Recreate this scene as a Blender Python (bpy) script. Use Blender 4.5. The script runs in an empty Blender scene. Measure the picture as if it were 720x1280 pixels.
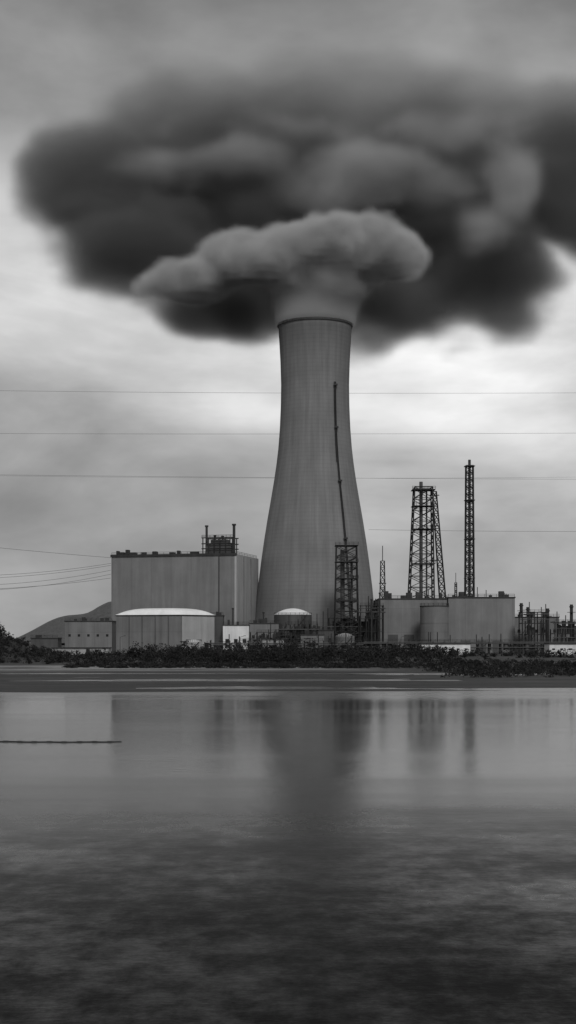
import bpy, math, random
import numpy as np
from mathutils import Vector, noise as mnoise
random.seed(7); rng=np.random.default_rng(7)
S=bpy.context.scene
S.view_settings.view_transform='Standard'; S.view_settings.look='None'; S.view_settings.exposure=0
COL=S.collection

# ------------------------------------------------------------ materials
def g3(v): return (v,v,v,1)
def new_mat(name):
    m=bpy.data.materials.new(name); m.use_nodes=True
    nt=m.node_tree; b=nt.nodes['Principled BSDF']; return m,nt,b
def N(nt,t,**k):
    n=nt.nodes.new(t)
    for a,v in k.items(): setattr(n,a,v)
    return n
def mathn(nt,op,a,b=None,c=None):
    n=N(nt,'ShaderNodeMath',operation=op)
    for i,v in enumerate((a,b,c)):
        if v is None: continue
        if isinstance(v,(int,float)): n.inputs[i].default_value=v
        else: nt.links.new(v,n.inputs[i])
    return n.outputs[0]
def noise_tex(nt,vec,scale,detail=4,rough=.55):
    n=N(nt,'ShaderNodeTexNoise'); n.inputs['Scale'].default_value=scale
    n.inputs['Detail'].default_value=detail; n.inputs['Roughness'].default_value=rough
    if vec is not None: nt.links.new(vec,n.inputs['Vector'])
    return n
def vmul(nt,vec,s):
    n=N(nt,'ShaderNodeVectorMath',operation='MULTIPLY'); nt.links.new(vec,n.inputs[0]); n.inputs[1].default_value=s
    return n.outputs[0]
def maprange(nt,v,a,b,c,d,smooth=False):
    n=N(nt,'ShaderNodeMapRange'); n.interpolation_type='SMOOTHSTEP' if smooth else 'LINEAR'
    nt.links.new(v,n.inputs[0])
    for i,x in enumerate((a,b,c,d)): n.inputs[i+1].default_value=x
    return n.outputs[0]
def setgray(nt,b,val):
    c=N(nt,'ShaderNodeCombineColor'); 
    for i in range(3): nt.links.new(val,c.inputs[i])
    nt.links.new(c.outputs[0],b.inputs['Base Color'])
def wall_mat(name,col,rough=.75,amt=.35,panel=None,metal=0,rib=0,lift=None):
    m,nt,b=new_mat(name)
    tc=N(nt,'ShaderNodeTexCoord').outputs['Object']
    st=noise_tex(nt,vmul(nt,tc,(.35,.35,.03)),1.0,5,.6).outputs['Fac']   # rain streaks
    bl=noise_tex(nt,tc,.12,5,.6).outputs['Fac']
    v=mathn(nt,'MULTIPLY',maprange(nt,st,.3,.7,1-amt,1+amt*.5),maprange(nt,bl,.3,.7,1-amt*.6,1+amt*.5))
    v=mathn(nt,'MULTIPLY',v,col)
    sep=N(nt,'ShaderNodeSeparateXYZ'); nt.links.new(tc,sep.inputs[0])
    if panel:
        pw,ph=panel
        hx=mathn(nt,'ADD',sep.outputs[0],sep.outputs[1])
        for s,p in ((hx,pw),(sep.outputs[2],ph)):
            f=mathn(nt,'FRACT',mathn(nt,'DIVIDE',s,p))
            line=mathn(nt,'LESS_THAN',f,.3/p)
            v=mathn(nt,'MULTIPLY',v,mathn(nt,'SUBTRACT',1,mathn(nt,'MULTIPLY',line,.14)))
            cell=N(nt,'ShaderNodeTexWhiteNoise',noise_dimensions='1D')
            nt.links.new(mathn(nt,'FLOOR',mathn(nt,'DIVIDE',s,p)),cell.inputs['W'])
            v=mathn(nt,'MULTIPLY',v,maprange(nt,cell.outputs[0],0,1,.96,1.03))
    setgray(nt,b,v); b.inputs['Roughness'].default_value=rough; b.inputs['Metallic'].default_value=metal
    return m
M={}
M['clad']=wall_mat('profiled_cladding',.2,.6,.2,panel=(7.8,50))
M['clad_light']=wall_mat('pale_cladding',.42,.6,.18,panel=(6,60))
M['clad_mid']=wall_mat('grey_cladding',.19,.6,.24,panel=(6.5,12))
M['clad_dark']=wall_mat('dark_cladding',.08,.6,.3,panel=(3.5,9))
M['white']=wall_mat('white_paint',.78,.5,.2)
M['roofwhite']=wall_mat('white_roof_membrane',.88,.45,.1)
M['conc']=wall_mat('weathered_concrete',.2,.85,.35)
M['steel']=wall_mat('dark_steel',.035,.6,.4,metal=.1)
M['greysteel']=wall_mat('galvanised_steel',.09,.5,.3,metal=.3)
M['glass']=wall_mat('dark_window',.02,.2,.2)
M['wire']=wall_mat('conductor_metal',.1,.5,.1)

# ------------------------------------------------------------ builder
class Obj:
    """one real object: an Empty parenting named part meshes, or one mesh when only one part"""
    def __init__(s,name,loc=(0,0,0)): s.name=name; s.loc=Vector(loc); s.parts={}
    def _p(s,part,mat): return s.parts.setdefault(part,(mat,[],[]))
    def add(s,part,mat,vs,fs):
        _,V,F=s._p(part,mat); o=len(V); V.extend([tuple(v) for v in vs]); F.extend([tuple(i+o for i in f) for f in fs])
    def prism(s,part,mat,foot,z0,z1):
        n=len(foot); vs=[(x,y,z0) for x,y in foot]+[(x,y,z1) for x,y in foot]
        fs=[tuple(range(n-1,-1,-1)),tuple(range(n,2*n))]+[(i,(i+1)%n,n+(i+1)%n,n+i) for i in range(n)]
        s.add(part,mat,vs,fs)
    def box(s,part,mat,x0,x1,y0,y1,z0,z1): s.prism(part,mat,[(x0,y0),(x1,y0),(x1,y1),(x0,y1)],z0,z1)
    def cyl(s,part,mat,x,y,r,z0,z1,n=20,r2=None):
        r2=r if r2 is None else r2
        vs=[(x+r*math.cos(2*math.pi*i/n),y+r*math.sin(2*math.pi*i/n),z0) for i in range(n)]+[(x+r2*math.cos(2*math.pi*i/n),y+r2*math.sin(2*math.pi*i/n),z1) for i in range(n)]
        fs=[tuple(range(n-1,-1,-1)),tuple(range(n,2*n))]+[(i,(i+1)%n,n+(i+1)%n,n+i) for i in range(n)]
        s.add(part,mat,vs,fs)
    def beam(s,part,mat,a,b,t,n=4):
        a=Vector(a);b=Vector(b);d=(b-a)
        if d.length<1e-4: return
        d.normalize(); u=d.orthogonal().normalized(); w=d.cross(u)
        vs=[]
        for p in (a,b):
            for i in range(n):
                an=2*math.pi*(i+.5)/n; vs.append(p+(u*math.cos(an)+w*math.sin(an))*t)
        fs=[tuple(range(n-1,-1,-1)),tuple(range(n,2*n))]+[(i,(i+1)%n,n+(i+1)%n,n+i) for i in range(n)]
        s.add(part,mat,vs,fs)
    def lattice(s,part,mat,x,y,z0,z1,w0,w1,bays,t,tb=None,dx=0):
        tb=tb or t*.6
        def c(k,i):
            f=k/bays; w=w0+(w1-w0)*f; sx,sy=((-1,-1),(1,-1),(1,1),(-1,1))[i]
            return Vector((x+dx*f+sx*w,y+sy*w,z0+(z1-z0)*f))
        for i in range(4): s.beam(part,mat,c(0,i),c(bays,i),t)
        for k in range(bays):
            for i in range(4):
                j=(i+1)%4
                s.beam('bracing',mat,c(k,i),c(k+1,j),tb); s.beam('bracing',mat,c(k,j),c(k+1,i),tb)
                s.beam('bracing',mat,c(k+1,i),c(k+1,j),tb)
    def rail(s,part,mat,pts,h=1.2,t=.09,step=3):
        for a,b in zip(pts[:-1],pts[1:]):
            a=Vector(a);b=Vector(b)
            for q in (h,h*.5): s.beam(part,mat,a+Vector((0,0,q)),b+Vector((0,0,q)),t)
            k=max(1,int((b-a).length/step))
            for i in range(k+1):
                p=a.lerp(b,i/k); s.beam(part,mat,p,p+Vector((0,0,h)),t)
    def dome(s,part,mat,x,y,r,z0,h,n=48,k=10):
        vs=[];fs=[]
        for j in range(k):
            f=j/k; rr=r*(1-f); z=z0+h*(1-(1-f)**2)
            vs+=[(x+rr*math.cos(2*math.pi*i/n),y+rr*math.sin(2*math.pi*i/n),z) for i in range(n)]
        vs.append((x,y,z0+h))
        for j in range(k-1):
            for i in range(n): fs.append((j*n+i,j*n+(i+1)%n,(j+1)*n+(i+1)%n,(j+1)*n+i))
        for i in range(n): fs.append(((k-1)*n+i,(k-1)*n+(i+1)%n,k*n))
        s.add(part,mat,vs,fs)
    def done(s,smooth=()):
        objs=[]
        for pn,(mat,V,F) in s.parts.items():
            me=bpy.data.meshes.new(pn); L=s.loc
            me.from_pydata([(v[0]-L.x,v[1]-L.y,v[2]-L.z) for v in V],[],F); me.materials.append(M[mat]); me.update()
            o=bpy.data.objects.new(pn,me); COL.objects.link(o); objs.append(o)
            if pn in smooth: me.polygons.foreach_set('use_smooth',[True]*len(me.polygons))
        if len(objs)==1: objs[0].name=s.name; objs[0].location=s.loc; return objs[0]
        e=bpy.data.objects.new(s.name,None); e.location=s.loc; COL.objects.link(e)
        for o in objs: o.parent=e
        return e
def windows(o,foot_a,foot_b,z0,rows,cols,w,h,dz,part='windows',mat='glass'):
    """windows as shallow boxes on the wall running a->b"""
    a=Vector((*foot_a,0));b=Vector((*foot_b,0));d=(b-a);L=d.length;d.normalize();n=Vector((d.y,-d.x,0))
    for r in range(rows):
        for c in range(cols):
            m=a+d*(L*(c+.5)/cols); p=m-d*w/2; q=m+d*w/2; i=n*.06; k=-n*.3
            o.prism(part,mat,[((p+i).x,(p+i).y),((q+i).x,(q+i).y),((q+k).x,(q+k).y),((p+k).x,(p+k).y)],z0+r*dz,z0+r*dz+h)

# ------------------------------------------------------------ terrain
def fb(x,y,s,o=4): return mnoise.fractal(Vector((x*s,y*s,3.3)),1.0,2.0,o)
def height(x,y):
    ys=222+14*fb(x,0,.012)+ (x*.04)
    def ss(a,b,v):
        t=min(1,max(0,(v-a)/(b-a))); return t*t*(3-2*t)
    h=-1.0+1.0*ss(ys-40,ys,y)
    h+=ss(ys-2,ys+70,y)*(.14)+ss(ys-10,ys+20,y)*(.3*fb(x*.22,y,.04)+.05*fb(x,y,.2))*(1-ss(350,390,y))
    h+=ss(350,450,y)*1.3+ss(450,650,y)*.5
    h+=15.5*math.exp(-((x+113)/22)**2-((y-480)/28)**2)*(1+.15*fb(x,y,.08))
    return h
xs=np.concatenate([np.linspace(-6000,-320,14),np.arange(-300,301,4.0),np.linspace(320,6000,14)])
ys_=np.concatenate([np.array([-600,-200,0,60,120,160]),np.arange(176,540,3.0),np.linspace(545,1000,24),np.linspace(1100,9000,12)])
V=[(x,y,height(x,y)) for y in ys_ for x in xs]; nx=len(xs)
F=[(j*nx+i,j*nx+i+1,(j+1)*nx+i+1,(j+1)*nx+i) for j in range(len(ys_)-1) for i in range(nx-1)]
m,nt,b=new_mat('tidal_mud_and_sand')
tc=N(nt,'ShaderNodeTexCoord').outputs['Object']
n1=noise_tex(nt,vmul(nt,tc,(.03,.12,.1)),1,6,.6).outputs['Fac']; n2=noise_tex(nt,tc,.9,5,.6).outputs['Fac']
sep=N(nt,'ShaderNodeSeparateXYZ'); nt.links.new(tc,sep.inputs[0])
v=mathn(nt,'MULTIPLY',maprange(nt,n1,.35,.65,.014,.05),maprange(nt,n2,.3,.7,.65,1.25))
beach=mathn(nt,'MULTIPLY',maprange(nt,sep.outputs[1],345,372,0,1,True),maprange(nt,sep.outputs[1],396,410,1,0,True))
beach=mathn(nt,'MULTIPLY',beach,maprange(nt,n1,.4,.55,.1,1))
beach=mathn(nt,'MULTIPLY',beach,maprange(nt,sep.outputs[0],-10,40,1,.0,True))
v=mathn(nt,'ADD',v,mathn(nt,'MULTIPLY',beach,.2)); setgray(nt,b,v)
nt.links.new(maprange(nt,n1,.3,.7,.45,.9),b.inputs['Roughness']); b.inputs['Specular IOR Level'].default_value=.2
bp=N(nt,'ShaderNodeBump'); bp.inputs['Distance'].default_value=.15; nt.links.new(n2,bp.inputs['Height']); nt.links.new(bp.outputs[0],b.inputs['Normal'])
M['ground']=m
me=bpy.data.meshes.new('ground'); me.from_pydata(V,[],F); me.materials.append(m); me.polygons.foreach_set('use_smooth',[True]*len(me.polygons))
COL.objects.link(bpy.data.objects.new('ground',me))

# ------------------------------------------------------------ water
m,nt,b=new_mat('shallow_lagoon_water')
tc=N(nt,'ShaderNodeTexCoord').outputs['Object']
big=noise_tex(nt,vmul(nt,tc,(.012,.05,.1)),1,4,.55).outputs['Fac']      # wind lanes
rip=noise_tex(nt,vmul(nt,tc,(.9,1.6,1)),1,3,.5).outputs['Fac']
rip2=noise_tex(nt,vmul(nt,tc,(4.5,6,1)),1,3,.6).outputs['Fac']
weed=noise_tex(nt,vmul(nt,tc,(.75,.55,.3)),1,9,.74).outputs['Fac']
weed2=noise_tex(nt,vmul(nt,tc,(.09,.09,.3)),1,3,.5).outputs['Fac']
sep=N(nt,'ShaderNodeSeparateXYZ'); nt.links.new(tc,sep.inputs[0])
near=maprange(nt,sep.outputs[1],24,76,1,0,True)                         # weed beds in the shallows
mask=mathn(nt,'MULTIPLY',near,maprange(nt,mathn(nt,'ADD',weed,mathn(nt,'MULTIPLY',weed2,.9)),.68,1.14,0,1,True))
b.inputs['IOR'].default_value=1.333
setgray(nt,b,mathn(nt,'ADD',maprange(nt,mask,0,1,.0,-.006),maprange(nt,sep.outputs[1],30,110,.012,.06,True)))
rg=maprange(nt,big,.42,.62,.02,.1,True)
rg=mathn(nt,'ADD',rg,maprange(nt,sep.outputs[1],115,48,0,.22,True))      # breeze-ruffled open shallows
rg=mathn(nt,'ADD',rg,mathn(nt,'MULTIPLY',maprange(nt,sep.outputs[1],180,208,0,.22,True),maprange(nt,big,.35,.55,.4,1)))
nt.links.new(mathn(nt,'ADD',rg,mathn(nt,'MULTIPLY',mask,.3)),b.inputs['Roughness'])
nt.links.new(mathn(nt,'MULTIPLY',maprange(nt,mask,0,1,1,.25),maprange(nt,sep.outputs[1],28,75,.3,.5)),b.inputs['Specular IOR Level'])
hh=mathn(nt,'ADD',mathn(nt,'MULTIPLY',rip,1.0),mathn(nt,'MULTIPLY',rip2,.5))
bp=N(nt,'ShaderNodeBump'); bp.inputs['Distance'].default_value=.022
nt.links.new(maprange(nt,sep.outputs[1],60,150,.9,.35),bp.inputs['Strength'])
nt.links.new(hh,bp.inputs['Height']); nt.links.new(bp.outputs[0],b.inputs['Normal'])
M['water']=m
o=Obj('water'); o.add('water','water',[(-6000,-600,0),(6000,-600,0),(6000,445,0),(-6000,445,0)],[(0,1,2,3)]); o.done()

# ------------------------------------------------------------ distant hill
m=wall_mat('hazy_hill',.085,.95,.3); M['hill']=m
hx=np.linspace(-800,60,100); hy=np.linspace(2350,2800,24)
def hh_(x,y):
    e=84*math.exp(-((x+270)/105)**2)+30*math.exp(-((x+400)/75)**2)
    return max(-2,e*math.exp(-((y-2520)/110)**2)*(1+.16*fb(x,y,.01))-1)
V=[(x,y,hh_(x,y)) for y in hy for x in hx]; F=[(j*100+i,j*100+i+1,(j+1)*100+i+1,(j+1)*100+i) for j in range(23) for i in range(99)]
me=bpy.data.meshes.new('hill'); me.from_pydata(V,[],F); me.materials.append(m); me.polygons.foreach_set('use_smooth',[True]*len(F)); COL.objects.link(bpy.data.objects.new('hill',me))

# ------------------------------------------------------------ cooling tower
cx,cy=14.3,760
prof=[(9,33.2),(12,32.6),(23,31.4),(36,30.2),(50.5,28.4),(61,26.9),(71.7,25.2),(82,23.4),(92.8,21.6),(101,20.4),(109.6,19.4),(120,18.6),(132,18.1),(143,17.95),(155,18.3),(166,18.9),(174,19.4)]
pz=[p[0] for p in prof]; pr=[p[1] for p in prof]
m,nt,b=new_mat('ribbed_tower_concrete')
tc=N(nt,'ShaderNodeTexCoord').outputs['Object']; sep=N(nt,'ShaderNodeSeparateXYZ'); nt.links.new(tc,sep.inputs[0])
ang=mathn(nt,'ARCTAN2',sep.outputs[1],sep.outputs[0])
cyv=N(nt,'ShaderNodeCombineXYZ'); nt.links.new(mathn(nt,'MULTIPLY',ang,8),cyv.inputs[0]); nt.links.new(mathn(nt,'MULTIPLY',sep.outputs[2],.02),cyv.inputs[1])
st=noise_tex(nt,cyv.outputs[0],1.2,7,.65).outputs['Fac']; bl=noise_tex(nt,tc,.05,5,.6).outputs['Fac']
v=mathn(nt,'MULTIPLY',maprange(nt,st,.3,.7,.78,1.15),maprange(nt,bl,.3,.7,.86,1.12))
f=mathn(nt,'FRACT',mathn(nt,'DIVIDE',sep.outputs[2],2.1)); v=mathn(nt,'MULTIPLY',v,mathn(nt,'SUBTRACT',1,mathn(nt,'MULTIPLY',mathn(nt,'LESS_THAN',f,.3),.06)))
f=mathn(nt,'FRACT',mathn(nt,'MULTIPLY',ang,128/(2*math.pi))); v=mathn(nt,'MULTIPLY',v,mathn(nt,'SUBTRACT',1,mathn(nt,'MULTIPLY',mathn(nt,'LESS_THAN',f,.35),.025)))
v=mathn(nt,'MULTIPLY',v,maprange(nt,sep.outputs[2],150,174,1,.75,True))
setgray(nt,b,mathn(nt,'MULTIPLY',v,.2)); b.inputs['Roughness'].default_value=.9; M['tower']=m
o=Obj('cooling_tower',(cx,cy,0))
n=384; zz=np.linspace(9,174,70)
def ring(r,z):
    return [(cx+r*math.cos(2*math.pi*i/n),cy+r*math.sin(2*math.pi*i/n),z) for i in range(n)]
vs=[];
for z in zz: vs+=ring(np.interp(z,pz,pr),z)
vs+=ring(18.4,174)
for z in zz[::-1]: vs+=ring(np.interp(z,pz,pr)-1.0,z)
R=len(vs)//n
fs=[(j*n+i,j*n+(i+1)%n,(j+1)*n+(i+1)%n,(j+1)*n+i) for j in range(R-1) for i in range(n)]
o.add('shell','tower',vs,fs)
vs=[];
for r,z in ((19.35,173.4),(19.9,173.5),(19.9,174.6),(18.3,174.6),(18.3,173.5)): vs+=[(cx+r*math.cos(2*math.pi*i/96),cy+r*math.sin(2*math.pi*i/96),z) for i in range(96)]
o.add('rim','steel',vs,[(j*96+i,j*96+(i+1)%96,(j+1)*96+(i+1)%96,(j+1)*96+i) for j in range(4) for i in range(96)])
for i in range(40):
    a=2*math.pi*i/40; a2=2*math.pi*(i+.5)/40; a3=2*math.pi*(i+1)/40
    P=lambda r,a,z:(cx+r*math.cos(a),cy+r*math.sin(a),z)
    o.beam('support_legs','conc',P(34.5,a,1.5),P(32.8,a2,9.3),.55); o.beam('support_legs','conc',P(34.5,a3,1.5),P(32.8,a2,9.3),.55)
def face(a,z,off=.7): r=np.interp(z,pz,pr)+off; return (cx+r*math.cos(a),cy+r*math.sin(a),z)
al=math.radians(-57); zl=np.linspace(12,142,60)
for z0,z1 in zip(zl[:-1],zl[1:]):
    for da in (-.014,.014): o.beam('service_ladder','steel',face(al+da,z0),face(al+da,z1),.22)
    o.beam('service_ladder','steel',face(al-.014,z0),face(al+.014,z0),.15)
    if z0>100: o.beam('cable_tray','steel',face(al-.04,z0),face(al-.04,z1),.12)
for z in (60,90,118,140): 
    q=face(al,z,1.0); o.box('ladder_platforms','steel',q[0]-1,q[0]+1,q[1]-.8,q[1]+.8,z,z+.8)
o.done(smooth=('shell',))

# ------------------------------------------------------------ turbine hall (large left building)
o=Obj('turbine_hall',(-90,735,0))
A=Vector((-90.2,735,0)); d=Vector((63.4,-15,0)).normalized(); s_=Vector((-d.y,d.x,0))
def P(u,v): q=A+d*u+s_*v; return (q.x,q.y)
W=65.2; Dp=44; ht=51.5
o.prism('front_wall','clad',[P(0,0),P(W,0),P(W,1),P(0,1)],0,ht)
o.prism('end_wall','clad_light',[P(W+.003,0.003),P(W+1,0.003),P(W+1,Dp),P(W+.003,Dp)],0,ht-.1)  # paler tone than the front: brighter sunlit side put into the colour
o.prism('back_wall','clad',[P(0,Dp-1),P(W,Dp-1),P(W,Dp),P(0,Dp)],0,ht)
o.prism('west_wall','clad',[P(0,1),P(1,1),P(1,Dp-1),P(0,Dp-1)],0,ht)
o.prism('roof','clad_dark',[P(1,1),P(W-.1,1),P(W-.1,Dp-1),P(1,Dp-1)],ht-2,ht-.8)
o.prism('parapet','steel',[P(-.4,-.4),P(W+1.3,-.4),P(W+1.3,-.06),P(-.4,-.06)],ht-.9,ht+.35)
for u in (57,): o.prism('downpipe','steel',[P(u,-.5),P(u+.35,-.5),P(u+.35,-.05),P(u,-.05)],0,ht-1)
for v in (13,27): o.prism('corner_seams','clad_mid',[P(W+1.0,v),P(W+1.3,v),P(W+1.3,v+.8),P(W+1.0,v+.8)],0,ht-1)
pt=lambda u,v,z:(*P(u,v),z)
o.rail('roof_rail','steel',[pt(0,.5,ht),pt(W,.5,ht),pt(W,Dp,ht)],1.4,.08,3)
for u,w,h in ((1.5,1,2.5),(3.5,2,1.8),(6.5,1.5,3),(9,3,1.5),(15,2,1.6),(21,2,2),(30,2.5,1.4),(34,1.2,2.2),(41,4,1.6)):
    o.prism('roof_vents','steel',[P(u,3),P(u+w,3),P(u+w,6),P(u,6)],ht-.9,ht+h)
for u in (47.5,50.5,53.5,56.5,59.5,63): 
    for v in (4,12): o.beam('boiler_house_frame','steel',pt(u,v,ht-1),pt(u,v,ht+8.5),.28)
for z in (3,5.5,8.5):
    for v in (4,12): o.beam('boiler_house_frame','steel',pt(46.8,v,ht+z),pt(64,v,ht+z),.28)
o.prism('boiler_house','clad_dark',[P(48.5,5),P(62,5),P(62,11),P(48.5,11)],ht-.9,ht+5)
o.prism('boiler_house','clad_dark',[P(51,6),P(60,6),P(60,10),P(51,10)],ht+5,ht+7.6)
for u,h,r in ((48.6,15,.6),(63,15.5,.7),(53,10,.5),(57,9.6,.5)):
    q=P(u,7); o.cyl('vent_stacks','steel',q[0],q[1],r,ht-1,ht+h,12); o.cyl('vent_stacks','steel',q[0],q[1],r*1.5,ht+h-.8,ht+h+.02,12)
o.rail('roof_rail','steel',[pt(47,3.9,ht+8.6),pt(64,3.9,ht+8.6)],1.2,.1,2)
for u in (8,24,40): o.prism('loading_doors','clad_dark',[P(u,-.06),P(u+6,-.06),P(u+6,.2),P(u,.2)],1.5,8)
o.done()

# domed-roof storage hall
o=Obj('domed_storage_hall',(-59,690,0))
a=(-82.6,692);b_=(-50.4,682);c=(-35.6,697);dd=(-68,712)
o.prism('south_wall','clad_mid',[a,b_,(b_[0]+.2,b_[1]+.8),(a[0]+.4,a[1]+.8)],0,19.8)
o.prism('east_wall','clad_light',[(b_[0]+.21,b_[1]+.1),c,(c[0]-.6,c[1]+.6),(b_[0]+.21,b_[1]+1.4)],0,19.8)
o.prism('core','clad_mid',[(a[0]+.6,a[1]+1.0),(b_[0],b_[1]+1.6),(c[0]-1.2,c[1]+.4),dd],0,19.7)
g=24; vs=[];A_=[Vector(p) for p in (a,b_,c,dd)]; cen=sum(A_,Vector((0,0)))/4; A_=[cen+(p-cen)*1.025 for p in A_]
for j in range(g+1):
    for i in range(g+1):
        u=i/g;v=j/g; q=A_[0].lerp(A_[1],u).lerp(A_[3].lerp(A_[2],u),v)
        k=(1-(2*u-1)**4)*(1-(2*v-1)**4); vs.append((q.x,q.y,20.3+3.3*k**.6))
fs=[(j*(g+1)+i,j*(g+1)+i+1,(j+1)*(g+1)+i+1,(j+1)*(g+1)+i) for j in range(g) for i in range(g)]
o.add('domed_roof','roofwhite',vs,fs)
o.prism('eaves','steel',[tuple(p) for p in A_],19.85,20.28)
windows(o,b_,c,2,1,2,3,5,5)
for k in range(1,5):
    q=Vector(a).lerp(Vector(b_),k/5); o.box('pilasters','clad_dark',q.x-.2,q.x+.2,q.y-.25,q.y+.1,0,19.7)
o.done(smooth=('domed_roof',))

def block(name,x0,x1,y0,y1,h,mat,rows=0,cols=0,roof='steel',vents=3,rail=True,ww=1.4,wh=1.6,wz=3,dz=4.5):
    o=Obj(name,((x0+x1)/2,(y0+y1)/2,0))
    o.box('walls',mat,x0,x1,y0,y1,0,h)
    o.box('roof_edge',roof,x0-.3,x1+.3,y0-.3,y1+.3,h+.003,h+.5)
    if rows: windows(o,(x0,y0),(x1,y0),wz,rows,cols,ww,wh,dz)
    o.box('door','glass',x0+(x1-x0)*.6,x0+(x1-x0)*.6+1.6,y0-.08,y0+.1,1,4.4)
    for k in range(vents):
        w=random.uniform(.8,2.6); x=random.uniform(x0+1,max(x0+1.1,x1-w-1)); y=random.uniform(y0+1,y0+5)
        o.box('roof_vents','steel',x,x+w,y,y+w,h+.5,h+random.uniform(1.2,3.2))
    if rail: o.rail('roof_rail','steel',[(x0,y0,h+.5),(x1,y0,h+.5)],1.2,.07,2.5)
    return o
block('office_building',-111,-87.6,716,735,17.5,'clad_mid',1,5,ww=1.2,wh=1.2,wz=10,dz=3.8,vents=5).done()
block('gatehouse',-125,-112,700,712,9,'clad_dark',1,4,vents=1).done()
block('pump_house',-100,-76,610,618,4.6,'clad_light',0,0,vents=0,rail=False).done()
block('workshop_building',-31.2,-18.8,690,706,15.2,'white',1,3,wz=7,ww=1.8,wh=1.8,vents=2).done()
block('switchgear_building',-18.6,-4.5,700,716,16.2,'clad_mid',1,4,wz=9,vents=4).done()
block('control_building',-4.2,22,690,704,12.8,'clad_dark',2,7,vents=6).done()
block('transformer_house',-38,-31.6,700,712,20,'clad_dark',0,0,vents=2).done()
block('service_building',6,17,678,686,10.5,'clad_mid',1,4,vents=2).done()
block('service_building',22.4,45,706,722,17,'clad_dark',2,6,vents=5).done()
block('store_building',-12,-2,676,684,8.5,'clad_light',1,3,vents=1).done()

# tanks with domes
def tank(name,x,y,r,h,dh,wall='clad_mid',roof='roofwhite'):
    o=Obj(name,(x,y,0)); o.cyl('shell',wall,x,y,r,0,h,64); o.dome('dome_roof',roof,x,y,r*1.01,h+.01,dh)
    o.rail('handrail','steel',[(x+r*math.cos(t),y+r*math.sin(t),h) for t in np.linspace(-math.pi,0,14)],1.0,.07,3)
    for k in range(20):
        a0=-2.6+k*.09; a1=a0+.09; o.beam('spiral_stair','steel',(x+(r+.4)*math.cos(a0),y+(r+.4)*math.sin(a0),1+k*(h-1)/20),(x+(r+.4)*math.cos(a1),y+(r+.4)*math.sin(a1),1+(k+1)*(h-1)/20),.2)
    return o.done(smooth=('dome_roof',))
tank('storage_tank',2.4,714,9.4,20.8,3.2,'clad_dark')
tank('storage_tank',27,684,4.6,10,1.5,'clad_mid','clad_light')
tank('storage_tank',-44,672,3.6,7.5,1.0,'clad_light')

# open steel process structures
def process(name,x0,x1,y0,y1,h,bays,floors,seed):
    r=random.Random(seed); o=Obj(name,((x0+x1)/2,(y0+y1)/2,0))
    for i in range(bays+1):
        x=x0+(x1-x0)*i/bays
        for y in (y0,y1): o.beam('frame','steel',(x,y,0),(x,y,h*(1 if r.random()<.7 else .8)),.28)
        for k in range(1,floors+1):
            z=h*k/floors; o.beam('frame','steel',(x,y0,z),(x,y1,z),.2)
            if i<bays and r.random()<.4: o.beam('frame','steel',(x,y0,z-h/floors),(x+(x1-x0)/bays,y0,z),.13)
    for k in range(1,floors+1):
        z=h*k/floors-.0
        a0=x0+(x1-x0)*(0 if r.random()<.6 else .2); b0=x1
        o.box('platforms','steel',a0,b0,y0,y1,z-.25,z)
        o.rail('handrails','steel',[(a0,y0,z),(b0,y0,z)],1.1,.06,2)
    for k in range(bays*2):
        x=r.uniform(x0+.8,x1-.8); z0=h/floors*r.randrange(floors); hh=r.uniform(2,h/floors*.9); rr=r.uniform(.5,1.4)
        o.cyl('vessels',r.choice(['greysteel']),x,(y0+y1)/2+r.uniform(-1,1),rr,z0,z0+hh,14)
    for k in range(bays):
        x=r.uniform(x0,x1); o.cyl('vent_pipes','steel',x,y0+.6,.22,0,h+r.uniform(.5,5),8)
    for k in range(4):
        z=r.uniform(2,h); o.beam('pipework','greysteel',(x0-1,y0-.4,z),(x1+1,y0-.4,z),r.uniform(.15,.35),8)
    return o.done()
process('process_unit',35,46,694,702,25,4,4,1)
process('process_unit',17,35,696,704,19,6,3,2)
process('process_unit',-18,-2,686,690,12,5,3,12)
process('process_unit',-4,14,684,688.5,16,5,3,21)
process('pipe_rack',-36,34,668,672,8,16,2,3)
process('process_unit',114,126,700,710,22,4,4,4)
process('process_unit',128,150,690,702,17,6,3,5)
process('process_unit',150,185,705,715,26,7,3,6)
process('pipe_rack',36,150,664,668,7.5,22,2,8)

# scaffold-like lattice tower by the cooling tower
o=Obj('lattice_tower',(28.4,700,0))
o.lattice('legs','steel',28.4,700,1,54,6.0,4.9,10,.26,.15)
for z in (27,38,46,54): o.box('platforms','steel',22.8,34,694.3,705.7,z,z+.3); o.rail('handrails','steel',[(22.8,694.3,z+.3),(34,694.3,z+.3)],1.2,.08,2)
o.cyl('column','greysteel',26.5,700,1.1,1,52,18); o.cyl('column','greysteel',31,701,.6,1,47,14)
for z in np.linspace(6,52,12): 
    o.beam('stairs','steel',(23.4,694.4,z-3.8),(33.4,694.4,z),.12)
o.done()
o=Obj('radio_mast',(49.8,758,0)); o.lattice('legs','steel',49.8,758,1,50,2.0,1.0,14,.2,.12); o.cyl('antenna','steel',49.8,758,.2,50,58,8); o.box('platform','steel',48,51.6,756.4,759.6,38,38.4); o.done()

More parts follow.
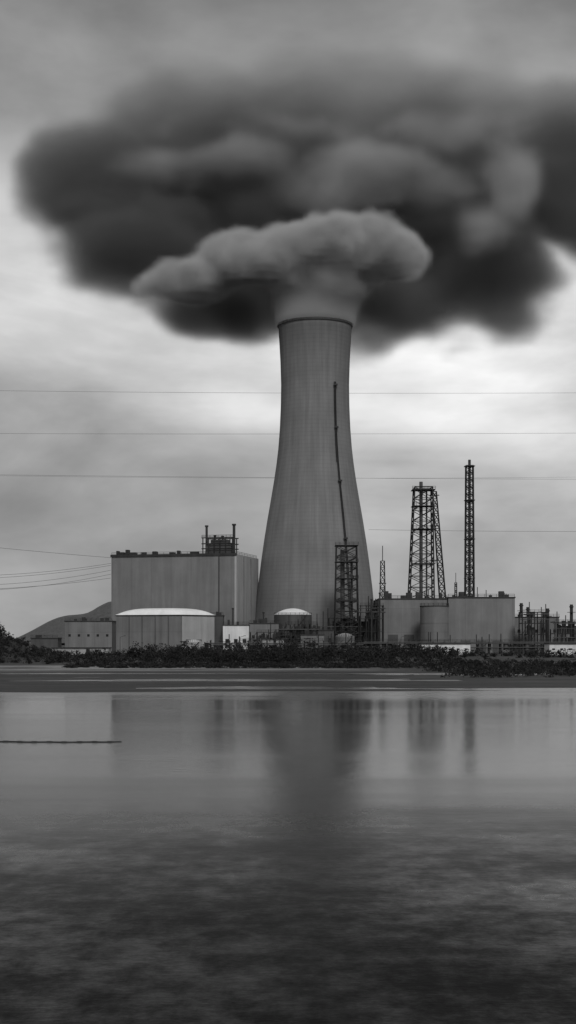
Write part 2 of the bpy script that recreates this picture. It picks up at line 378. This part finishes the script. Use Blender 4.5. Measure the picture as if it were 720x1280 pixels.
# large right hall
o=Obj('generator_hall',(80,742,0))
o.box('west_walls','clad_mid',45.6,79.9,720,765,0,28.6); o.box('east_walls','clad',80,113.2,718,765,0,29.2)
o.box('parapet','steel',45.3,79.95,719.7,765.3,28.65,29.2); o.box('parapet','steel',79.98,113.5,717.7,765.3,29.25,29.9)
o.rail('roof_rail','steel',[(45.6,720,29.2),(79.5,720,29.2),(80,718,29.9),(113,718,29.9)],1.3,.08,3)
r=random.Random(5)
for k in range(16):
    x=r.uniform(47,110); w=r.uniform(.7,3); o.box('roof_plant','steel',x,x+w,724+k*.3,728+k*.3,29.3,30.5+r.uniform(0,2.6))
for k in range(9):
    x=r.uniform(47,111); o.cyl('roof_pipes','steel',x,722,.2,29.3,31.5+r.uniform(0,4),8)
for x in (50,58,66): o.box('louvres','clad_dark',x,x+5,719.9,720.2,4,11)
for x in (86,94,102): o.box('loading_doors','clad_dark',x,x+5,717.9,718.2,1,8)
o.box('downpipes','steel',79.6,79.9,719.6,719.95,0,28.6)
o.done()
o=Obj('silo',(71.7,705,0)); o.cyl('shell','clad_mid',71.7,705,7,0,24.6,64); o.cyl('roof','steel',71.7,705,7.2,24.62,25.1,64)
o.rail('handrail','steel',[(71.7+7*math.cos(t),705+7*math.sin(t),25.1) for t in np.linspace(-math.pi,0,10)],1.1,.08,3)
for z in (8,16.5): o.cyl('stiffening_ring','clad_mid',71.7,705,7.12,z,z+.4,64)
o.done(smooth=())
block('transformer_house',55.7,76,600,612,6.4,'white',1,6,vents=0,rail=False,wz=4,ww=1.2,wh=.7).done()
block('transformer_house',109,133,600,612,6.4,'white',1,7,vents=1,rail=False,wz=4,ww=1.2,wh=.7).done()
block('compressor_house',113.6,136,722,745,19.6,'clad_mid',1,5,wz=12,vents=5).done()
block('compressor_house',137,175,726,745,15,'clad_mid',1,9,vents=6).done()

# flare derrick and masts
o=Obj('flare_derrick',(72,752,0))
o.lattice('legs','steel',69,752,1,88,7.2,4.6,15,.34,.17,dx=1.5); o.cyl('flare_riser','greysteel',69.5,752,.9,1,91,14); o.cyl('flare_riser','greysteel',72.5,753,.45,1,87,10)
for z in (48,66,78,86.5): o.box('platforms','steel',64.6,76.6,747,757,z,z+.3); o.rail('handrails','steel',[(64.6,747,z+.3),(76.6,747,z+.3)],1.4,.09,2)
o.lattice('stay_leg','steel',83,752,1,86,1.9,1.0,22,.24,.14,dx=-6.5)
for z in (30,50,68,84): o.beam('ties','steel',(74,752,z),(79,752,z),.25)
o.done()
o=Obj('lattice_mast',(93.3,740,0)); o.lattice('legs','steel',93.3,740,1,98,2.4,1.8,26,.3,.18); o.cyl('riser','steel',93.3,740,.7,1,101,12)
for z in (40,60,80,97.5): o.box('platforms','steel',90.7,95.9,737.4,742.6,z,z+.3)
o.done()
o=Obj('radio_mast',(86.5,742,0)); o.lattice('legs','steel',86.5,742,1,38,.8,.5,12,.16,.1); o.cyl('antenna','steel',86.5,742,.15,38,43,8); o.done()
for x,y,h in ((118,728,27),(121.5,729,25),(129,715,24),(141,716,26),(147,720,28)):
    o=Obj('exhaust_stack',(x,y,0)); o.cyl('stack','steel',x,y,.8,0,h,16); o.cyl('collar','steel',x,y,1.1,h-1.5,h-.9,16); o.box('platform','steel',x-1.8,x+1.8,y-1.8,y+1.8,h-4,h-3.8); o.done()
for x,y,h in ((-27,706,24),(8,690,20),(-12,705,22),(44,690,31),(40,690,28)):
    o=Obj('exhaust_stack',(x,y,0)); o.cyl('stack','steel',x,y,.35,0,h,12); o.cyl('collar','steel',x,y,.55,h-.7,h+.02,12); o.done()
for x,y in ((-70,600),(-20,600),(25,602),(47,598),(98,600),(140,604),(-104,604)):
    o=Obj('street_lamp',(x,y,0)); o.cyl('pole','greysteel',x,y,.13,0,9.5,8,.09); o.beam('arm','greysteel',(x,y,9.4),(x+1.8,y,9.9),.08); o.box('lamp_head','steel',x+1.5,x+2.4,y-.2,y+.2,9.85,10.05); o.done()

# fence along the site edge
o=Obj('perimeter_fence',(0,592,0))
for x in np.arange(-170,171,3.0): o.beam('posts','greysteel',(x,592,0),(x,592,4.2),.08)
for z in (2.4,3.3,4.1): o.beam('rails','greysteel',(-170,592,z),(170,592,z),.05)
o.done()

# ------------------------------------------------------------ power lines
def pylon(x,y,h,arms):
    o=Obj('transmission_tower',(x,y,0)); o.lattice('legs','steel',x,y,0,h,h*.06,1.2,16,.35,.2)
    for z in arms:
        for sgn in (-1,1): o.beam('crossarms','steel',(x,y,z+2),(x,y+sgn*9,z),.25); o.beam('crossarms','steel',(x,y,z-.5),(x,y+sgn*9,z),.25)
    o.done()
def wire(o,a,b,sag,t=.1,k=40):
    a=Vector(a);b=Vector(b);p=None
    for i in range(k+1):
        f=i/k; q=a.lerp(b,f); q.z-=4*sag*f*(1-f)
        if p is not None: o.beam('conductors','wire',p,q,t,5)
        p=q
pylon(-330,812,155,(150,126,103)); pylon(330,812,155,(150,126,103,72))
o=Obj('power_line',(0,812,0))
for zl,zr,s in ((152,149.5,3),(126,126.5,1.6),(104,99,1.5)):
    wire(o,(-330,812,zl),(330,812,zr),s,.07); 
wire(o,(-330,821,105.5),(330,821,104),4,.045)
wire(o,(45,803,70),(330,803,71),1.5,.075)
o.done()
pylon(-262,700,72,(68,48,38))
o=Obj('power_line',(-90,735,0))
for z1,z2,s in ((50.4,68,1.5),(47.5,49,8),(46.5,47,8),(44,47,10),(42,46,11),(40,38,6)): wire(o,(-90.5,735.2,z1),(-262,700,z2),s,.09)
o.done()

# ------------------------------------------------------------ shrubs
def shrubs(name,items,mat,leaf=.45,seed=1):
    r=np.random.default_rng(seed); VV=[]
    for (x,y,z,w,h) in items:
        ncl=max(4,int(w*h*.55))
        cl=np.stack([r.normal(0,w*.38,ncl),r.normal(0,w*.3,ncl),np.abs(r.normal(.4,.27,ncl))*h],1)
        nl=int(26*ncl); ci=r.integers(0,ncl,nl); rad=r.uniform(.5,1.2,ncl)*min(1,.35+h/5)
        p=cl[ci]+r.normal(0,1,(nl,3))*rad[ci][:,None]*np.array([.8,.8,.55])
        p[:,2]=np.clip(p[:,2],.0,h*1.15)
        c=p+np.array([x,y,z]); a=r.normal(0,1,(nl,3)); b=r.normal(0,1,(nl,3)); 
        a/=np.linalg.norm(a,axis=1)[:,None]; b/=np.linalg.norm(b,axis=1)[:,None]
        s=leaf*r.uniform(.5,1.3,nl)[:,None]
        q=np.stack([c-a*s,c-b*s*.6,c+a*s,c+b*s*.6],1).reshape(-1,3); VV.append(q)
    V=np.concatenate(VV); me=bpy.data.meshes.new(name); nq=len(V)//4
    me.vertices.add(len(V)); me.vertices.foreach_set('co',V.astype(np.float32).ravel())
    me.loops.add(nq*4); me.loops.foreach_set('vertex_index',np.arange(nq*4,dtype=np.int32))
    me.polygons.add(nq); me.polygons.foreach_set('loop_start',np.arange(0,nq*4,4,dtype=np.int32))
    me.update(); me.validate(); me.materials.append(M[mat]); COL.objects.link(bpy.data.objects.new(name,me))
m,nt,b=new_mat('scrub_foliage'); tc=N(nt,'ShaderNodeTexCoord').outputs['Object']
nn=noise_tex(nt,tc,.25,4,.6).outputs['Fac']; setgray(nt,b,maprange(nt,nn,.3,.7,.01,.04)); b.inputs['Roughness'].default_value=.9
b.inputs['Specular IOR Level'].default_value=.12; M['leaf']=m
it=[]
for k in range(560):
    x=random.uniform(-185,185)
    yb=415 if x<30 else 415-(x-30)*.9
    yb=max(yb,325)
    y=yb+random.uniform(0,45)
    tall=.55+.45*math.exp(-((x-0)/42)**2)+.35*fb(x,9,.03)
    h=max(1.4,6.2*tall*random.uniform(.5,1.05)); 
    if x>45: h*=.58
    it.append((x,y,height(x,y)-.2,h*random.uniform(.7,1.3),h))
shrubs('shoreline_shrubs',it,'leaf',.32,3)
it=[]
for k in range(340):
    x=random.gauss(-114,23); y=random.uniform(445,505); h=random.uniform(1.0,2.8); it.append((x,y,height(x,y)-.3,h*1.8,h))
shrubs('hillside_scrub',it,'leaf',.36,4)
it=[]
for k in range(260):
    x=random.uniform(-190,190); y=random.uniform(520,585); h=random.uniform(1.5,4.5)*(1.2 if abs(x)<60 else .75); it.append((x,y,height(x,y)-.2,h*1.4,h))
shrubs('scrub_thicket',it,'leaf',.42,5)
it=[]
for k in range(1100):
    x=random.uniform(-60,175)
    if x>35: y=random.uniform(295,410); h=random.uniform(.6,1.8)
    else: y=385+random.uniform(-4,25); h=random.uniform(.3,1.0)
    it.append((x,y,height(x,y)-.1,h*3.4,h))
shrubs('marsh_grass',it,'leaf',.26,6)

# floating boom line
o=Obj('floating_boom',(-14,105,0))
pts=[(-24.5+i*.28,108.5-1.3*math.sin(i/18)+.12*math.sin(i*.6),.03) for i in range(44)]
for p,q in zip(pts[:-1],pts[1:]): o.beam('rope','steel',p,q,.045,6)
for p in pts[::4]: o.beam('floats','steel',(p[0]-.2,p[1],.03),(p[0]+.2,p[1],.03),.075,8)
o.done()

# ------------------------------------------------------------ clouds (volumes)
def cloud(name,blobs,lo,hi,vox,dens,warp,wscale,fbm,fscale,edge,color,aniso,seed=0.0,squash=1.0,ztop=None,detail=4,zbot=None):
    m=bpy.data.materials.new(name+'_vapour'); m.use_nodes=True; nt=m.node_tree; nt.nodes.clear()
    out=nt.nodes.new('ShaderNodeOutputMaterial'); pv=nt.nodes.new('ShaderNodeVolumePrincipled')
    pv.inputs['Color'].default_value=g3(color); pv.inputs['Density'].default_value=1.0; pv.inputs['Anisotropy'].default_value=aniso
    nt.links.new(pv.outputs[0],out.inputs['Volume'])
    ng=bpy.data.node_groups.new(name+'_field','GeometryNodeTree')
    ng.interface.new_socket('Geometry',in_out='INPUT',socket_type='NodeSocketGeometry'); ng.interface.new_socket('Geometry',in_out='OUTPUT',socket_type='NodeSocketGeometry')
    go=ng.nodes.new('NodeGroupOutput'); L=ng.links.new
    def vm(op,a,b):
        n=ng.nodes.new('ShaderNodeVectorMath'); n.operation=op
        for i,v in enumerate((a,b)):
            if v is None: continue
            if isinstance(v,(tuple,list)): n.inputs[i].default_value=v
            else: L(v,n.inputs[i])
        return n
    def mm(op,a,b=None,c=None):
        n=ng.nodes.new('ShaderNodeMath'); n.operation=op
        for i,v in enumerate((a,b,c)):
            if v is None: continue
            if isinstance(v,(int,float)): n.inputs[i].default_value=v
            else: L(v,n.inputs[i])
        return n.outputs[0]
    pos=ng.nodes.new('GeometryNodeInputPosition').outputs[0]
    ps=vm('ADD',vm('MULTIPLY',pos,(1,1,squash)).outputs[0],(seed,seed,seed)).outputs[0]
    nz=ng.nodes.new('ShaderNodeTexNoise'); nz.inputs['Scale'].default_value=wscale; nz.inputs['Detail'].default_value=3; L(ps,nz.inputs['Vector'])
    w=vm('MULTIPLY',vm('SUBTRACT',nz.outputs['Color'],(.5,.5,.5)).outputs[0],(warp,warp,warp)).outputs[0]
    if zbot:   # the column is steady where it leaves the mouth and turbulent above it
        s0=ng.nodes.new('ShaderNodeSeparateXYZ'); L(pos,s0.inputs[0])
        m0=ng.nodes.new('ShaderNodeMapRange'); m0.interpolation_type='SMOOTHSTEP'; L(s0.outputs[2],m0.inputs[0])
        for i,x in enumerate((zbot[1],zbot[1]+22,.1,1)): m0.inputs[i+1].default_value=x
        sc=ng.nodes.new('ShaderNodeVectorMath'); sc.operation='SCALE'; L(w,sc.inputs[0]); L(m0.outputs[0],sc.inputs['Scale']); w=sc.outputs[0]
    p=vm('ADD',pos,w).outputs[0]; d=None
    for (c,r) in blobs:
        q=vm('MULTIPLY',vm('SUBTRACT',p,tuple(c)).outputs[0],(1/r[0],1/r[1],1/r[2])).outputs[0]
        ln=vm('LENGTH',q,None).outputs['Value']; v=mm('MULTIPLY',mm('SUBTRACT',1.0,ln),min(r)/25.0)
        d=v if d is None else mm('SMOOTH_MAX',d,v,.15)
    n2=ng.nodes.new('ShaderNodeTexNoise'); n2.inputs['Scale'].default_value=fscale; n2.inputs['Detail'].default_value=detail; L(ps,n2.inputs['Vector'])
    nn_=mm('MULTIPLY',mm('SUBTRACT',n2.outputs[0],.5),fbm)
    if zbot: nn_=mm('MULTIPLY',nn_,m0.outputs[0])
    d=mm('ADD',d,nn_)
    mr=ng.nodes.new('ShaderNodeMapRange'); mr.interpolation_type='SMOOTHSTEP'; L(d,mr.inputs[0])
    for i,x in enumerate((0,edge,0,dens)): mr.inputs[i+1].default_value=x
    res=mr.outputs[0]
    if ztop:
        sx=ng.nodes.new('ShaderNodeSeparateXYZ'); L(p,sx.inputs[0])
        m2=ng.nodes.new('ShaderNodeMapRange'); m2.interpolation_type='SMOOTHSTEP'; L(sx.outputs[2],m2.inputs[0])
        for i,x in enumerate((ztop[0],ztop[1],1,ztop[2])): m2.inputs[i+1].default_value=x
        res=mm('MULTIPLY',res,m2.outputs[0])
    if zbot:
        m3=ng.nodes.new('ShaderNodeMapRange'); m3.interpolation_type='SMOOTHSTEP'; L(s0.outputs[2],m3.inputs[0])
        for i,x in enumerate((zbot[0],zbot[1],0,1)): m3.inputs[i+1].default_value=x
        res=mm('MULTIPLY',res,m3.outputs[0])
    vc=ng.nodes.new('GeometryNodeVolumeCube'); L(res,vc.inputs['Density'])
    vc.inputs['Min'].default_value=lo; vc.inputs['Max'].default_value=hi
    for i,a in enumerate('XYZ'): vc.inputs['Resolution '+a].default_value=int((hi[i]-lo[i])/vox)
    sm=ng.nodes.new('GeometryNodeSetMaterial'); sm.inputs['Material'].default_value=m
    L(vc.outputs[0],sm.inputs['Geometry']); L(sm.outputs[0],go.inputs[0])
    me=bpy.data.meshes.new(name); me.materials.append(m); ob=bpy.data.objects.new(name,me); COL.objects.link(ob)
    md=ob.modifiers.new('field','NODES'); md.node_group=ng
    return ob
dark=[((-110,815,262),(48,40,38)),((-80,810,230),(50,40,38)),((-48,812,203),(52,38,25)),((-10,825,228),(68,45,46)),((-25,830,284),(98,55,44)),
      ((71,825,262),(68,50,50)),((60,828,196),(54,40,30)),((112,822,222),(50,42,40)),((155,825,268),(56,42,44)),((60,845,318),(140,60,34)),((200,830,290),(56,40,50)),((-50,840,312),(80,50,26)),((150,835,310),(60,45,34))]
cloud('storm_cloud',dark,(-200,745,155),(265,920,385),4.0,.075,50,.014,1.2,.019,.5,.36,.1,3.0,1.5,ztop=(255,345,.13),detail=7)
steam=[((14.3,760,176),(22.5,22.5,20)),((14.3,760,186),(24,23,16)),((15,756,197),(29,26,16)),((20,750,211),(42,30,18)),((-18,750,206),(38,24,15)),((-50,752,196),(32,20,11)),((46,750,211),(27,24,17)),((58,752,204),(14,17,11))]
cloud('steam_plume',steam,(-105,700,170),(100,805,250),2.4,.26,18,.028,.75,.04,.22,1.0,-.35,9.0,detail=7,zbot=(173.5,177))
veil=[((44,788,256),(62,26,22)),((-40,794,268),(56,24,14)),((121,776,250),(17,22,32)),((108,778,228),(24,20,16)),((10,800,290),(90,24,10)),((90,796,292),(60,24,12))]
cloud('vapour_veil',veil,(-120,745,195),(165,835,320),4.0,.048,46,.018,1.0,.024,.5,.95,-.25,31.0,1.6,detail=7)

# ------------------------------------------------------------ world + sun
W_=bpy.data.worlds.new('World'); S.world=W_; W_.use_nodes=True; nt=W_.node_tree; bg=nt.nodes['Background']
sun_el=math.radians(42); sun_rot=math.radians(168)
sky=nt.nodes.new('ShaderNodeTexSky'); sky.sky_type='NISHITA'; sky.sun_disc=False; sky.sun_elevation=sun_el; sky.sun_rotation=sun_rot
bw=nt.nodes.new('ShaderNodeRGBToBW'); nt.links.new(sky.outputs[0],bw.inputs[0])
tc=N(nt,'ShaderNodeTexCoord').outputs['Generated']
sep=N(nt,'ShaderNodeSeparateXYZ'); nt.links.new(tc,sep.inputs[0])
c1=noise_tex(nt,vmul(nt,tc,(3.4,3.4,9)),1,6,.52); c1.inputs['Distortion'].default_value=.5
c2=noise_tex(nt,vmul(nt,tc,(9,9,20)),1,5,.5)
ramp=N(nt,'ShaderNodeValToRGB'); nt.links.new(mathn(nt,'ADD',sep.outputs[2],mathn(nt,'MULTIPLY',mathn(nt,'SUBTRACT',c1.outputs['Fac'],.5),.1)),ramp.inputs[0])
cr=ramp.color_ramp; pts=[(0,.2),(.06,.18),(.12,.21),(.19,.3),(.25,.35),(.31,.25),(.37,.14),(.5,.11),(1,.24)]
cr.elements[0].position=0; cr.elements[0].color=g3(pts[0][1]); cr.elements[1].position=1; cr.elements[1].color=g3(pts[-1][1])
for p_,v_ in pts[1:-1]:
    e=cr.elements.new(p_); e.color=g3(v_)
cl=mathn(nt,'MULTIPLY',ramp.outputs[0],mathn(nt,'MULTIPLY',maprange(nt,c1.outputs['Fac'],.3,.7,.62,1.36),maprange(nt,c2.outputs['Fac'],.3,.7,.8,1.2)))
dn=N(nt,'ShaderNodeVectorMath',operation='DOT_PRODUCT'); nt.links.new(tc,dn.inputs[0]); dn.inputs[1].default_value=tuple(Vector((.18,1,.21)).normalized())
cl=mathn(nt,'MULTIPLY',cl,maprange(nt,dn.outputs['Value'],.965,1.0,1.0,1.3,True))
tot=mathn(nt,'ADD',mathn(nt,'MULTIPLY',cl,16.5),mathn(nt,'MULTIPLY',bw.outputs[0],.06))
c=N(nt,'ShaderNodeCombineColor'); 
for i in range(3): nt.links.new(tot,c.inputs[i])
nt.links.new(c.outputs[0],bg.inputs[0]); bg.inputs[1].default_value=.1
sl=bpy.data.lights.new('sun','SUN'); sl.energy=1.5; sl.angle=math.radians(15); so=bpy.data.objects.new('sun',sl); COL.objects.link(so)
dirv=Vector((math.sin(sun_rot)*math.cos(sun_el),math.cos(sun_rot)*math.cos(sun_el),math.sin(sun_el)))
so.rotation_euler=dirv.to_track_quat('Z','Y').to_euler(); so.location=(100,-100,300)

# ------------------------------------------------------------ camera
cd=bpy.data.cameras.new('camera'); cd.sensor_fit='VERTICAL'; cd.sensor_height=36; cd.lens=50.6; cd.shift_y=.1266; cd.clip_end=20000; cd.clip_start=.5
co=bpy.data.objects.new('camera',cd); co.location=(0,0,7.5); co.rotation_euler=(math.pi/2,0,0); COL.objects.link(co); S.camera=co
